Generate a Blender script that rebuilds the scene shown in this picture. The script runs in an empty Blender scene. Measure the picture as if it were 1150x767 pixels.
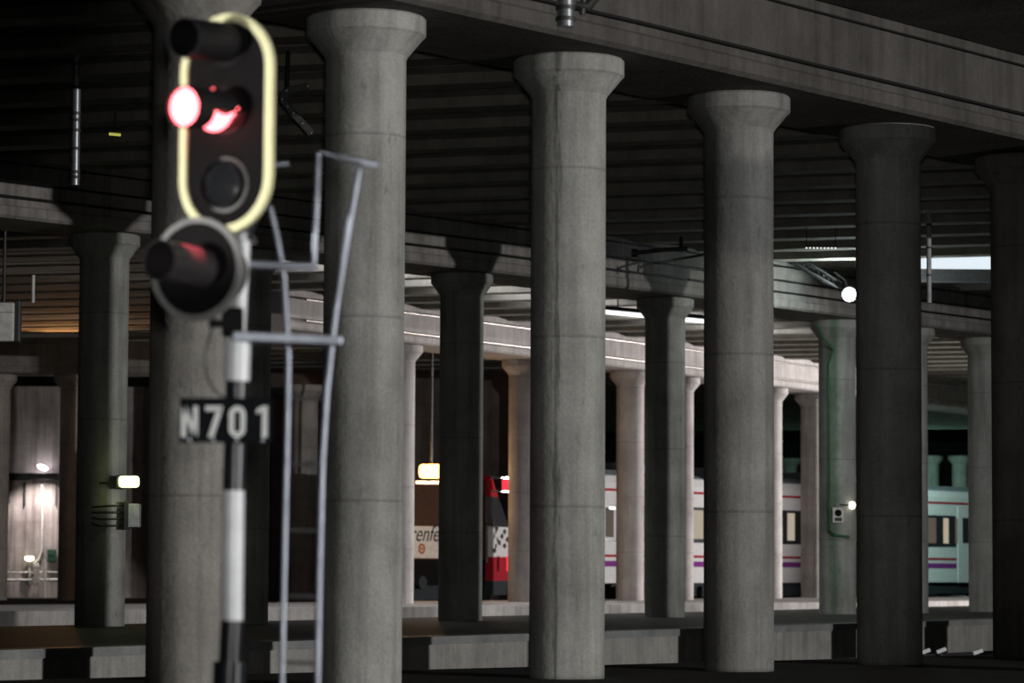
import bpy, bmesh, math, random
from mathutils import Vector, Matrix
random.seed(7)
C = bpy.context.scene
COL = C.collection
PI = math.pi

# ------------------------------------------------------------------ camera
F, CX, CY, HC = 3500.0, 575.0, 383.5, 1.27
TH, RO = math.atan(252 / 3500), 0.005
ROT = Matrix.Rotation(PI / 2 + TH, 3, 'X') @ Matrix.Rotation(RO, 3, 'Z')
cam_data = bpy.data.cameras.new('camera')
cam = bpy.data.objects.new('camera', cam_data)
COL.objects.link(cam)
cam.matrix_world = Matrix.Translation((0, 0, HC)) @ ROT.to_4x4()
cam_data.sensor_width = 36.0
cam_data.lens = 36.0 * F / 1150.0
cam_data.clip_end = 600
cam_data.dof.use_dof = True
cam_data.dof.focus_distance = 45.0
cam_data.dof.aperture_fstop = 2.1
C.camera = cam


def ray(px, py):
    return ROT @ Vector(((px - CX) / F, (CY - py) / F, -1.0))


def at_z(px, py, z):           # survey point: where a sight line meets a level
    d = ray(px, py)
    return Vector((0, 0, HC)) + d * ((z - HC) / d.z)


def at_y(px, py, y):           # survey point: where a sight line meets a distance
    d = ray(px, py)
    return Vector((0, 0, HC)) + d * (y / d.y)


# ------------------------------------------------------------------ materials
def new_mat(name):
    m = bpy.data.materials.new(name)
    m.use_nodes = True
    nt = m.node_tree
    b = nt.nodes['Principled BSDF']
    return m, nt, b


def ramp(nt, fac, c0, c1, p0=0.3, p1=0.7):
    r = nt.nodes.new('ShaderNodeValToRGB')
    r.color_ramp.elements[0].position = p0
    r.color_ramp.elements[1].position = p1
    r.color_ramp.elements[0].color = (*c0, 1)
    r.color_ramp.elements[1].color = (*c1, 1)
    nt.links.new(fac, r.inputs[0])
    return r.outputs[0]


def noise(nt, vec, scale, detail=4, rough=0.6):
    n = nt.nodes.new('ShaderNodeTexNoise')
    n.inputs['Scale'].default_value = scale
    n.inputs['Detail'].default_value = detail
    n.inputs['Roughness'].default_value = rough
    nt.links.new(vec, n.inputs['Vector'])
    return n.outputs['Fac']


def mapping(nt, vec, scale):
    mp = nt.nodes.new('ShaderNodeMapping')
    mp.inputs['Scale'].default_value = scale
    nt.links.new(vec, mp.inputs['Vector'])
    return mp.outputs[0]


def mult(nt, a, b, fac=1.0):
    x = nt.nodes.new('ShaderNodeMix')
    x.data_type = 'RGBA'
    x.blend_type = 'MULTIPLY'
    x.inputs[0].default_value = fac
    nt.links.new(a, x.inputs[6])
    nt.links.new(b, x.inputs[7])
    return x.outputs[2]


def concrete(name, c_dark, c_light, streak=0.6, joint=0.0, spots=0.5, rough=0.85, bump=0.25, drip=None, blotched=None, algae=None):
    m, nt, b = new_mat(name)
    g = nt.nodes.new('ShaderNodeNewGeometry')
    pos = g.outputs['Position']
    base = ramp(nt, noise(nt, pos, 1.3, 6), c_dark, c_light, 0.32, 0.68)
    st = ramp(nt, noise(nt, mapping(nt, pos, (5.0, 5.0, 0.28)), 1.0, 5), (0.42,) * 3, (1, 1, 1), 0.34, 0.56)
    col = mult(nt, base, st, streak)
    sp = ramp(nt, noise(nt, mapping(nt, pos, (9, 9, 3.2)), 1.0, 7, 0.7), (0.25,) * 3, (1, 1, 1), 0.28, 0.42)
    col = mult(nt, col, sp, spots)
    fine = ramp(nt, noise(nt, pos, 28, 3), (0.82,) * 3, (1.08,) * 3, 0.3, 0.7)
    col = mult(nt, col, fine, 0.8)
    if joint:
        s = nt.nodes.new('ShaderNodeSeparateXYZ')
        nt.links.new(pos, s.inputs[0])
        d = nt.nodes.new('ShaderNodeMath'); d.operation = 'DIVIDE'
        nt.links.new(s.outputs[2], d.inputs[0]); d.inputs[1].default_value = joint
        fr = nt.nodes.new('ShaderNodeMath'); fr.operation = 'FRACT'
        nt.links.new(d.outputs[0], fr.inputs[0])
        j = ramp(nt, fr.outputs[0], (0.62,) * 3, (1, 1, 1), 0.006, 0.022)
        col = mult(nt, col, j, 0.7)
    def math_node(op, a, b_=None):
        q = nt.nodes.new('ShaderNodeMath'); q.operation = op
        for i, v in enumerate((a, b_)):
            if v is None: continue
            if isinstance(v, (int, float)): q.inputs[i].default_value = v
            else: nt.links.new(v, q.inputs[i])
        return q.outputs[0]
    if drip or blotched or algae:
        sx = nt.nodes.new('ShaderNodeSeparateXYZ'); nt.links.new(pos, sx.inputs[0])
    if drip:        # black run-off streaks in a narrow upright band: (x centre, half width)
        xc, hw = drip
        dx = math_node('ABSOLUTE', math_node('SUBTRACT', sx.outputs[0], xc))
        band = math_node('MULTIPLY', math_node('SUBTRACT', 1.0, math_node('MINIMUM', math_node('DIVIDE', dx, hw), 1.0)), 1.0)
        nz = noise(nt, mapping(nt, pos, (16, 16, 1.1)), 1.0, 6, 0.7)
        k = math_node('ADD', math_node('MULTIPLY', band, .34), nz)
        col = mult(nt, col, ramp(nt, k, (1, 1, 1), (.3,) * 3, .70, .84), 0.75)
    if algae:       # green growth in an upright band round a pipe: (x centre, half width)
        xc, hw = algae
        dx = math_node('ABSOLUTE', math_node('SUBTRACT', sx.outputs[0], xc))
        dx = math_node('ADD', dx, math_node('MULTIPLY', math_node('SUBTRACT', noise(nt, pos, 5, 5), .5), .22))
        col = mult(nt, col, ramp(nt, math_node('DIVIDE', dx, hw), (.30, .52, .34), (1, 1, 1), .2, 1.0), 0.75)
    if blotched:        # dark patch with a ragged edge: (z low, z high)
        z0, z1 = blotched
        zz = math_node('ADD', sx.outputs[2], math_node('MULTIPLY', math_node('SUBTRACT', noise(nt, pos, 1.6, 4), .5), 1.6))
        a1 = ramp(nt, math_node('SUBTRACT', zz, z0 - .5), (0,) * 3, (1,) * 3, .3, .7)
        a2 = ramp(nt, math_node('SUBTRACT', z1 + .5, zz), (0,) * 3, (1,) * 3, .3, .7)
        both = math_node('MULTIPLY', a1, a2)
        col = mult(nt, col, ramp(nt, both, (1, 1, 1), (.62, .63, .66), 0.0, 1.0), 1.0)
    nt.links.new(col, b.inputs['Base Color'])
    b.inputs['Roughness'].default_value = rough
    b.inputs['Specular IOR Level'].default_value = 0.25
    bp = nt.nodes.new('ShaderNodeBump')
    bp.inputs['Strength'].default_value = bump
    bp.inputs['Distance'].default_value = 0.03
    nt.links.new(noise(nt, pos, 14, 5), bp.inputs['Height'])
    nt.links.new(bp.outputs[0], b.inputs['Normal'])
    return m


def paint(name, col, rough=0.5, metal=0.0, wear=0.25, spec=0.4):
    m, nt, b = new_mat(name)
    tc = nt.nodes.new('ShaderNodeTexCoord')
    o = tc.outputs['Object']
    lo = tuple(c * (1 - wear) for c in col)
    c = ramp(nt, noise(nt, o, 9, 5), lo, col, 0.35, 0.6)
    nt.links.new(c, b.inputs['Base Color'])
    b.inputs['Roughness'].default_value = rough
    b.inputs['Metallic'].default_value = metal
    b.inputs['Specular IOR Level'].default_value = spec
    return m


def glow(name, col, strength):
    m, nt, b = new_mat(name)
    nt.nodes.remove(b)
    e = nt.nodes.new('ShaderNodeEmission')
    e.inputs[0].default_value = (*col, 1)
    e.inputs[1].default_value = strength
    nt.links.new(e.outputs[0], nt.nodes['Material Output'].inputs[0])
    return m


M = {}
M['col'] = concrete('column_concrete', (0.27, 0.27, 0.255), (0.44, 0.44, 0.42), 0.62, 1.93, 0.55)
CC = ((0.28, 0.28, 0.262), (0.42, 0.42, 0.40), 0.5, 1.93, 0.5)
M['col'] = concrete('column_concrete', *CC)
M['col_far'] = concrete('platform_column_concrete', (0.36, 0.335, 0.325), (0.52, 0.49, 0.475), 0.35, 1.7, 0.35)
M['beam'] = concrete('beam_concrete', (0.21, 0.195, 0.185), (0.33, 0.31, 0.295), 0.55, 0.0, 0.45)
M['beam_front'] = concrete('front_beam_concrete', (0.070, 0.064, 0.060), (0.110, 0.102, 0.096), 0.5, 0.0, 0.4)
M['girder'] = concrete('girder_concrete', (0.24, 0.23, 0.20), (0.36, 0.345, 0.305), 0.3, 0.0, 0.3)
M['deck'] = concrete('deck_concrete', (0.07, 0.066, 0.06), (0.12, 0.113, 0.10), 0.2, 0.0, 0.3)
M['kerb'] = concrete('platform_wall_concrete', (0.30, 0.29, 0.275), (0.44, 0.425, 0.40), 0.4, 0.0, 0.5)
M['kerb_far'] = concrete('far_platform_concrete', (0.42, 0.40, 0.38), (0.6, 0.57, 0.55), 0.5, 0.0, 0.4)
M['ptop'] = concrete('platform_paving', (0.05, 0.055, 0.045), (0.11, 0.115, 0.095), 0.0, 0.0, 0.5, 0.6)
M['coping'] = concrete('platform_coping', (0.20, 0.21, 0.21), (0.34, 0.35, 0.345), 0.0, 0.0, 0.3, 0.45)
M['ground'] = concrete('dark_ballast', (0.012, 0.012, 0.011), (0.035, 0.034, 0.032), 0.0, 0.0, 0.5, 0.95, 0.8)
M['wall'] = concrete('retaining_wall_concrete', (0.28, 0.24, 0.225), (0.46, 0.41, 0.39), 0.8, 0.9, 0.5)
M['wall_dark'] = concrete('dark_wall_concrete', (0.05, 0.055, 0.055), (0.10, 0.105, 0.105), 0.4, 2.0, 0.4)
M['wall_brown'] = concrete('brown_wall_concrete', (0.07, 0.055, 0.05), (0.13, 0.105, 0.095), 0.6, 2.1, 0.5)
M['black'] = paint('signal_black', (0.009, 0.008, 0.0085), 0.6, 0, 0.25, 0.06)
M['visor'] = paint('visor_black', (0.014, 0.013, 0.015), 0.5, 0, 0.25, 0.15)
M['gloss'] = paint('visor_enamel', (0.032, 0.028, 0.03), 0.35, 0, 0.1, 0.5)
M['cream'] = paint('cream_reflective', (0.88, 0.85, 0.52), 0.45, 0, 0.06)
M['white'] = paint('mast_white', (0.78, 0.80, 0.84), 0.3, 0, 0.12)
M['mastblack'] = paint('mast_black', (0.02, 0.022, 0.028), 0.3)
M['galv'] = paint('galvanised_steel', (0.36, 0.39, 0.46), 0.4, 0.55, 0.25)
M['greyrim'] = paint('grey_rim', (0.20, 0.20, 0.20), 0.5)
M['letter'] = paint('plate_white', (0.80, 0.82, 0.82), 0.6, 0, 0.06)
M['plate'] = paint('plate_black', (0.010, 0.011, 0.013), 0.8, 0, 0.2, 0.03)
M['glass_dark'] = paint('dark_glass', (0.015, 0.016, 0.018), 0.12, 0, 0.1, 0.6)
M['cable'] = paint('cable_black', (0.012, 0.012, 0.012), 0.6)
M['wire'] = paint('bare_wire', (0.45, 0.42, 0.40), 0.35, 0.6, 0.2)
M['steel'] = paint('dull_steel', (0.34, 0.36, 0.38), 0.38, 0.75, 0.3)
M['steel_dark'] = paint('dark_steel', (0.07, 0.07, 0.07), 0.5, 0.4, 0.3)
M['rail'] = paint('rail_steel', (0.42, 0.42, 0.43), 0.22, 0.9, 0.2)
M['glint'] = paint('glint_white', (0.92, 0.94, 0.97), 0.3, 0, 0.05)
M['box_grey'] = paint('cabinet_grey', (0.42, 0.43, 0.45), 0.5)
M['box_dark'] = paint('cabinet_dark', (0.04, 0.045, 0.04), 0.6)
M['box_white'] = paint('box_white', (0.72, 0.70, 0.68), 0.6)
M['green'] = paint('green_enamel', (0.02, 0.07, 0.04), 0.5)
M['conduit'] = paint('green_conduit', (0.03, 0.11, 0.05), 0.6)
M['pipe'] = paint('pale_pipe', (0.62, 0.60, 0.55), 0.5)
M['tr_white'] = paint('carriage_white', (0.40, 0.40, 0.40), 0.9, 0, 0.12, 0.04)
M['tr_red'] = paint('carriage_red', (0.22, 0.011, 0.018), 0.9, 0, 0.15, 0.04)
M['tr_purple'] = paint('carriage_purple', (0.13, 0.025, 0.14), 0.9, 0, 0.15, 0.04)
M['tr_roof'] = paint('carriage_roof', (0.14, 0.16, 0.17), 0.9, 0, 0.2, 0.04)
M['tr_dark'] = paint('carriage_underframe', (0.02, 0.024, 0.026), 0.9, 0, 0.2, 0.04)
M['tr_brown'] = paint('locomotive_brown', (0.036, 0.017, 0.009), 0.9, 0, 0.3, 0.05)
M['tr_rust'] = paint('emblem_rust', (0.22, 0.06, 0.015), 0.9, 0, 0.15, 0.04)
M['tr_cream'] = paint('locomotive_cream', (0.36, 0.33, 0.29), 0.9, 0, 0.2, 0.04)
M['soot'] = paint('sooty_black', (0.004, 0.004, 0.004), 1.0, 0, 0.3, 0.02)
M['tr_metal'] = paint('polished_metal', (0.75, 0.75, 0.77), 0.12, 1.0, 0.35)
M['g_red'] = glow('red_aspect_glow', (1.0, 0.12, 0.14), 9.0)
M['g_tail'] = glow('tail_lamp_glow', (1.0, 0.05, 0.08), 1.1)
M['g_flood'] = glow('flood_glow', (0.86, 0.96, 1.0), 60.0)
M['g_orange'] = glow('sodium_glow', (1.0, 0.50, 0.13), 7.0)
M['g_green'] = glow('fluorescent_glow', (0.86, 1.0, 0.42), 5.0)
M['g_wall'] = glow('wall_lamp_glow', (0.98, 0.93, 1.0), 16.0)
M['g_small'] = glow('small_lamp_glow', (1.0, 0.97, 0.72), 3.0)
M['g_tiny'] = glow('ember_glow', (1.0, 0.5, 0.22), 1.4)
M['g_yell'] = glow('yellow_tube_glow', (0.75, 0.75, 0.16), 0.55)
M['g_white'] = glow('white_lamp_glow', (1, 1, 1), 2.0)
M['g_room'] = glow('lit_window_glow', (1.0, 0.86, 0.66), 0.42)
M['g_room_dim'] = glow('dim_window_glow', (1.0, 0.82, 0.66), 0.10)
M['g_daylit'] = glow('daylight', (.82, .93, 1.0), .95)  # daylight put into a glowing surface
M['g_tube'] = glow('tube_glow', (0.95, 0.97, 1.0), 1.6)


# ------------------------------------------------------------------ mesh builder
class MB:
    def __init__(s):
        s.v, s.f, s.sm, s.mi = [], [], [], []
        s.cur = 0

    def add(s, verts, faces, smooth=False):
        o = len(s.v)
        s.v += [Vector(p) for p in verts]
        for f in faces:
            s.f.append([i + o for i in f]); s.sm.append(smooth); s.mi.append(s.cur)
        return s

    def box(s, c, size, rot=None, bevel=0.0):
        hx, hy, hz = size[0] / 2, size[1] / 2, size[2] / 2
        c = Vector(c)
        b = min(bevel, hx * .9, hy * .9, hz * .9)
        if b <= 0:
            pts = [Vector((x, y, z)) for x in (-hx, hx) for y in (-hy, hy) for z in (-hz, hz)]
            fs = [(0, 1, 3, 2), (4, 6, 7, 5), (0, 4, 5, 1), (2, 3, 7, 6), (0, 2, 6, 4), (1, 5, 7, 3)]
        else:
            bm = bmesh.new()
            bmesh.ops.create_cube(bm, size=1.0)
            for v in bm.verts:
                v.co = Vector((v.co.x * 2 * hx, v.co.y * 2 * hy, v.co.z * 2 * hz))
            bmesh.ops.bevel(bm, geom=bm.edges[:], offset=b, segments=2, affect='EDGES', profile=0.5)
            bm.verts.ensure_lookup_table()
            bm.verts.index_update()
            pts = [v.co.copy() for v in bm.verts]
            fs = [tuple(v.index for v in f.verts) for f in bm.faces]
            bm.free()
        if rot is not None:
            pts = [rot @ p for p in pts]
        return s.add([p + c for p in pts], fs)

    def tube(s, path, r, n=10, caps=True):
        path = [Vector(p) for p in path]
        rs = r if isinstance(r, (list, tuple)) else [r] * len(path)
        rings = []
        up = None
        for i, p in enumerate(path):
            t = (path[min(i + 1, len(path) - 1)] - path[max(i - 1, 0)]).normalized()
            if up is None:
                up = Vector((0, 0, 1)) if abs(t.z) < .9 else Vector((1, 0, 0))
            a = (up - t * up.dot(t)).normalized()
            b = t.cross(a)
            up = a
            rings.append([p + (a * math.cos(2 * PI * k / n) + b * math.sin(2 * PI * k / n)) * rs[i] for k in range(n)])
        fs = []
        for i in range(len(path) - 1):
            for k in range(n):
                k2 = (k + 1) % n
                fs.append((i * n + k, i * n + k2, (i + 1) * n + k2, (i + 1) * n + k))
        s.add([p for q in rings for p in q], fs, True)
        if caps:
            s.add(rings[0], [tuple(reversed(range(n)))])
            s.add(rings[-1], [tuple(range(n))])
        return s

    def lathe(s, prof, n=48, mat=None, sharp=()):
        """prof: (r, z) from bottom to top about local z; every segment its own ring pair keeps edges crisp."""
        for (r0, z0), (r1, z1) in zip(prof[:-1], prof[1:]):
            ring = []
            for r, z in ((r0, z0), (r1, z1)):
                for k in range(n):
                    a = 2 * PI * k / n
                    p = Vector((r * math.cos(a), r * math.sin(a), z))
                    ring.append(mat @ p if mat else p)
            s.add(ring, [(k, (k + 1) % n, n + (k + 1) % n, n + k) for k in range(n)], True)
        return s

    def prism(s, outline, depth, mat):
        """outline in local (x, z), extruded along local y from 0 to depth."""
        n = len(outline)
        a = [mat @ Vector((x, 0, z)) for x, z in outline]
        b = [mat @ Vector((x, depth, z)) for x, z in outline]
        s.add(a + b, [(k, (k + 1) % n, n + (k + 1) % n, n + k) for k in range(n)])
        s.add(a, [tuple(reversed(range(n)))])
        s.add(b, [tuple(range(n))])
        return s

    def ring(s, outer, inner, depth, mat):
        n = len(outer)
        P = [[mat @ Vector((x, y, z)) for x, z in o] for o in (outer, inner) for y in (0, depth)]
        of, ob, inf, inb = P
        for A, B in ((of, ob), (inb, inf), (inf, of), (ob, inb)):
            s.add(A + B, [(k, (k + 1) % n, n + (k + 1) % n, n + k) for k in range(n)])
        return s

    def build(s, name, mats, parent=None):
        me = bpy.data.meshes.new(name)
        me.from_pydata([tuple(p) for p in s.v], [], s.f)
        me.polygons.foreach_set('use_smooth', s.sm)
        for m in (mats if isinstance(mats, (list, tuple)) else [mats]):
            me.materials.append(m)
        me.polygons.foreach_set('material_index', s.mi)
        bm = bmesh.new(); bm.from_mesh(me)
        bmesh.ops.recalc_face_normals(bm, faces=bm.faces[:])
        bm.to_mesh(me); bm.free()
        o = bpy.data.objects.new(name, me)
        COL.objects.link(o)
        if parent:
            o.parent = parent
        return o


def tag(o, label=None, cat=None, group=None, kind=None):
    if label: o['label'] = label
    if cat: o['category'] = cat
    if group: o['group'] = group
    if kind: o['kind'] = kind
    return o


def thing(name, loc, label, cat, group=None, rz=0.0, kind=None):
    o = bpy.data.objects.new(name, None)
    COL.objects.link(o)
    o.location = loc
    o.rotation_euler = (0, 0, rz)
    return tag(o, label, cat, group, kind)


def local(root, p):
    """world point -> local coordinates of a root that only has location and z rotation"""
    return Matrix.Rotation(-root.rotation_euler.z, 3, 'Z') @ (Vector(p) - root.location)


def stadium(w, h, n=20):
    r = w / 2
    pts = []
    for k in range(n + 1):
        a = PI * k / n
        pts.append((r * math.cos(a), h / 2 - r + r * math.sin(a)))
    for k in range(n + 1):
        a = PI + PI * k / n
        pts.append((r * math.cos(a), -h / 2 + r + r * math.sin(a)))
    return pts


def circle(r, n=40):
    return [(r * math.cos(2 * PI * k / n), r * math.sin(2 * PI * k / n)) for k in range(n)]


# ------------------------------------------------------------------ layout of the rows
H = 7.1
U = Vector((0.62, 0.785)).normalized()
N = Vector((U.y, -U.x))          # towards the camera side


def spot(px, yt, ztop, cr=0.64):
    p = at_z(px, yt, ztop)
    d = Vector((p.x, p.y)).normalized()
    return Vector((p.x, p.y)) + d * cr


Z2, Z3 = 0.15, 0.22
front = [spot(222, -33, H), spot(411.5, 8, H), spot(639, 57, H), spot(829.5, 100, H), spot(997, 137, H), spot(1146, 170, H)]
step = (front[5] - front[2]) / 3
row2 = [spot(118, 260, H + Z2), spot(279, 279, H + Z2), spot(519, 305, H + Z2), spot(747, 333, H + Z2), spot(940, 358, H + Z2), spot(1021, 367, H + Z2), spot(1106, 378, H + Z2)]
row3 = [spot(449, 386, H + Z3), spot(588, 403, H + Z3), spot(708, 416, H + Z3), spot(764, 423, H + Z3), spot(864, 435, H + Z3), spot(913, 441, H + Z3)]


def column(p, z, r, label, group, mat, h=H, cr=0.64, n=56):
    t = thing('concrete_column', (p.x, p.y, z), label, 'column', group, kind='thing')
    m = MB()
    m.lathe([(0, 0), (r, 0), (r, h * .35), (r, h * .7), (r, h - .46)], n)
    m.build('shaft', mat, t)
    m = MB()
    k = h - .46
    m.lathe([(0, k), (r + .004, k), (r + .012, k + .03), (cr - .03, k + .235), (cr, k + .262), (cr, h - .03), (cr - .02, h - .006), (0, h - .006)], n)
    m.build('capital', mat, t)
    return t


G1 = 'columns of the front row under the viaduct'
fl = ['concrete column directly behind the railway signal and its N701 plate',
      'brightly lit concrete column behind the ladder of the railway signal',
      'brightest concrete column, streaked with black drips, second one clear of the ladder',
      'grey concrete column with a dark patch under its capital',
      'dim brown-grey concrete column beside the glaring white floodlight',
      'almost black unlit concrete column at the edge of the photo']
M['col_drip'] = concrete('column_concrete_dripped', *CC, drip=(front[2].x - .14, .12))
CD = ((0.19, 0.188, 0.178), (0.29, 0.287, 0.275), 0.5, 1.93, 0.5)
M['col_darker'] = concrete('column_concrete_darker', (0.24, 0.228, 0.212), (0.35, 0.335, 0.312), 0.5, 1.93, 0.5)  # darker tone of the same column concrete
M['col_blotched'] = concrete('column_concrete_blotched', *CD, blotched=(5.1, 6.35))
for p, l, mt in zip(front, fl, ('col_darker', 'col', 'col_drip', 'col_blotched', 'col', 'col_darker')):
    column(p, 0, .43, l, G1, M[mt])
# the row goes on beyond the frame; these are added, unseen, for the shadows they cast
off_row = [front[2] + step * k for k in (4.17, 5.62, 6.63)]
key = Vector((44.2, -3.7))
for q, far in ((front[4], 4.2), (front[5], 6.0)):  # two more added and widened to shade the dim front columns
    off_row.append(q + (key - q).normalized() * far)
for i, p in enumerate(off_row):
    t = column(p, 0, .43 if i < 3 else (.46 if i == 3 else .53), 'unseen concrete column added outside the frame to cast shade', 'unseen columns added for shade', M['col'], h=H if i < 3 else H - .2, cr=.64 if i < 3 else .8, n=40)
    t['kind'] = 'structure'
G2 = 'columns on the middle platform'
sl = ['dark column carrying the yellow-green lamp and a small grey cabinet',
      'dark slim strip of a column showing behind the N701 signal mast',
      'blackened column standing in front of the orange lamp',
      'middle platform column, one half in black shadow, between the two tallest lit columns',
      'column streaked green carrying a speaker box and a small lamp',
      'sliver of a dark column hugging the brown-grey front column',
      'dim grey column beside the pale green end of the white train']
M['col_algae'] = concrete('column_concrete_algae', *CC, algae=(row2[4].x - .13, .17))
for i, (p, l) in enumerate(zip(row2, sl)):
    column(p, Z2, .45, l, G2, M['col_algae' if i == 4 else 'col'], n=48)
G3 = 'columns on the far platform'
tl = ['cream lit edge of a far column next to the orange lamp',
      'grey far column next to the red and white train nose',
      'brownish far column in front of the white train, its rim lit',
      'pink-white lit edge of a far column behind the half-shadowed column',
      'pale pink far column, the narrower of the two left of the speaker box',
      'brown-pink far column with ring joints next to the green-streaked column']
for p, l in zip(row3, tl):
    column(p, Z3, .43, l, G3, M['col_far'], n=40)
XB = 100.0
for px, l in ((-7, 'sliver of a brown column cut off by the photo edge near the white wall lamp'), (80, 'dull column between the lit wall bay and the black lamp column')):
    p = at_y(px, 640, XB)
    column(Vector((p.x, p.y)), -.6, .43, l, G3, M['col_far'], h=H + Z3 + .6, n=40)
G4 = 'columns beyond the far platform'
for px, Y, l in ((341, 103, 'pinkish distant column seen between the ladder rails'),
                 (480, 128, 'distant column above the orange lamp'),
                 (1046, 165, 'pale distant column above the train roof, beside the dark sliver column'),
                 (1079, 165, 'mint green lit distant column above the white train roof'),
                 (886, 170, 'small teal distant column between two pink columns')):
    p = at_y(px, 640, Y)
    column(Vector((p.x, p.y)), .1, .43, l, G4, M['col_far'], n=32)

# ------------------------------------------------------------------ ground, platforms, tracks
def v3(p, z): return Vector((p.x, p.y, z))


def slab_strip(name, a, b, width_dir, w, z0, z1, mat):
    """a block under the line a-b, going w along width_dir, between levels z0 and z1"""
    a2, b2 = a + width_dir * w, b + width_dir * w
    pts = [v3(q, z) for z in (z0, z1) for q in (a, b, b2, a2)]
    m = MB()
    m.add(pts, [(0, 3, 2, 1), (4, 5, 6, 7), (0, 1, 5, 4), (1, 2, 6, 5), (2, 3, 7, 6), (3, 0, 4, 7)])
    return m.build(name, mat)


g = MB()
g.add([(-90, -70, -.6), (110, -70, -.6), (110, 210, -.6), (-90, 210, -.6)], [(0, 1, 2, 3)])
tag(g.build('ground', M['ground']), 'black track bed between the platforms', 'ground', kind='structure')

ea, eb = at_z(470, 752, 0), at_z(1060, 736.8, 0)
ea, eb = Vector((ea.x, ea.y)), Vector((eb.x, eb.y))
D1 = (eb - ea).normalized()
o = slab_strip('floor', ea - D1 * 60, ea + D1 * 80, Vector((D1.y, -D1.x)), 60, -.6, 0, M['ground'])
tag(o, 'near-black ground the front columns stand on', 'ground', kind='structure')

e2a, e2b = Vector((-5.2, 42.7)), Vector((6.1, 61.5))
D2 = (e2b - e2a).normalized()
N2 = Vector((D2.y, -D2.x))
f2 = row2[2] - N2 * 2.6
w2 = (e2a - f2).dot(N2)
o = slab_strip('floor', e2a - D2 * 45, e2a + D2 * 75, -N2, w2, -.6, Z2 - .12, M['kerb'])
tag(o, 'stained concrete wall of the middle platform', 'platform', kind='structure')
o = slab_strip('floor', e2a - D2 * 45 - N2 * .5, e2a + D2 * 75 - N2 * .5, -N2, w2 - .5, Z2 - .12, Z2, M['ptop'])
tag(o, 'dark damp paving of the middle platform', 'platform', kind='structure')
o = slab_strip('trim_1', e2a - D2 * 45 + N2 * .05, e2a + D2 * 75 + N2 * .05, -N2, .55, Z2 - .12, Z2 + .004, M['coping'])
tag(o, 'pale coping along the middle platform edge', 'platform edge', kind='structure')

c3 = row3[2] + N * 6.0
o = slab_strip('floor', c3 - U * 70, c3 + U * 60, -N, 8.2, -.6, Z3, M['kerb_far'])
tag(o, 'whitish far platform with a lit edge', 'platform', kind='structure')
# ground of the sidings behind
o = slab_strip('floor', c3 - U * 70 - N * 12.5, c3 + U * 120 - N * 12.5, -N, 60, -.6, .1, M['ground'])
tag(o, 'dark yard ground behind the trains', 'ground', kind='structure')

# running rails in the trench between front ground and middle platform
for k, (off, lab) in enumerate(((1.6, 'polished running rail next to the middle platform wall'), (3.1, 'polished running rail nearer the front columns'))):
    m = MB()
    a = e2a + N2 * off - D2 * 30
    b = e2a + N2 * off + D2 * 60
    rotz = Matrix.Rotation(math.atan2(D2.y, D2.x), 3, 'Z')
    mid = (a + b) / 2
    L = (b - a).length
    m.box((mid.x, mid.y, -.585), (L, .13, .02), rotz)
    m.box((mid.x, mid.y, -.52), (L, .02, .12), rotz)
    m.box((mid.x, mid.y, -.445), (L, .07, .035), rotz, .008)
    tag(m.build('rail', M['rail']), lab, 'rail', 'running rails in the trench')

# ------------------------------------------------------------------ longitudinal beams on the columns
def path_beam(name, pts, n_near, n_far, z0, h, mat, label, kind='structure'):
    """a beam swept along a plan polyline; n_near / n_far are the offsets to either face"""
    prof = [(n_near - .03, 0), (n_near + .03, .05), (n_near + .03, .2), (n_near, .23), (n_near, h), (-n_far, h), (-n_far, .23), (-n_far - .03, .2), (-n_far - .03, .05), (-n_far + .03, 0)]
    prof = [(a, z) for a, z in prof]
    n = len(prof)
    rings = []
    for i, p in enumerate(pts):
        d = (pts[min(i + 1, len(pts) - 1)] - pts[max(i - 1, 0)]).normalized()
        nn = Vector((d.y, -d.x))
        rings.append([Vector((p.x + nn.x * a, p.y + nn.y * a, z0 + z)) for a, z in prof])
    m = MB()
    fs = []
    for i in range(len(pts) - 1):
        for k in range(n):
            k2 = (k + 1) % n
            fs.append((i * n + k, i * n + k2, (i + 1) * n + k2, (i + 1) * n + k))
    m.add([q for r in rings for q in r], fs)
    m.add(rings[0], [tuple(range(n))])
    m.add(rings[-1], [tuple(reversed(range(n)))])
    return tag(m.build(name, mat), label, 'beam', kind=kind)


def extend(pts, a, b):
    d0 = (pts[1] - pts[0]).normalized(); d1 = (pts[-1] - pts[-2]).normalized()
    return [pts[0] - d0 * a] + pts + [pts[-1] + d1 * b]


BH = 1.15
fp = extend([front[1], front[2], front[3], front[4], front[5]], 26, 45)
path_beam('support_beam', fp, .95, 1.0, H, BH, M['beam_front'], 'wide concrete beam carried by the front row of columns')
sp2 = extend([row2[0], row2[2], row2[3], row2[4], row2[6]], 18, 50)
path_beam('support_beam', sp2, .85, .85, H + Z2, 1.08, M['beam'], 'concrete beam with cables carried by the middle platform columns')
tp = extend([row3[0], row3[2], row3[5]], 6.5, 50)
path_beam('support_beam', tp, .85, .85, H + Z3, 1.02, M['col_far'], 'pale concrete beam carried by the far platform columns')

xa, xb = at_y(-60, 640, XB), at_y(262, 640, XB)
path_beam('support_beam', [Vector((xa.x, XB)), Vector((xb.x, XB))], .8, .8, H + Z3, 1.3, M['beam'], 'brown lit cross beam over the lit wall bay')
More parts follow.
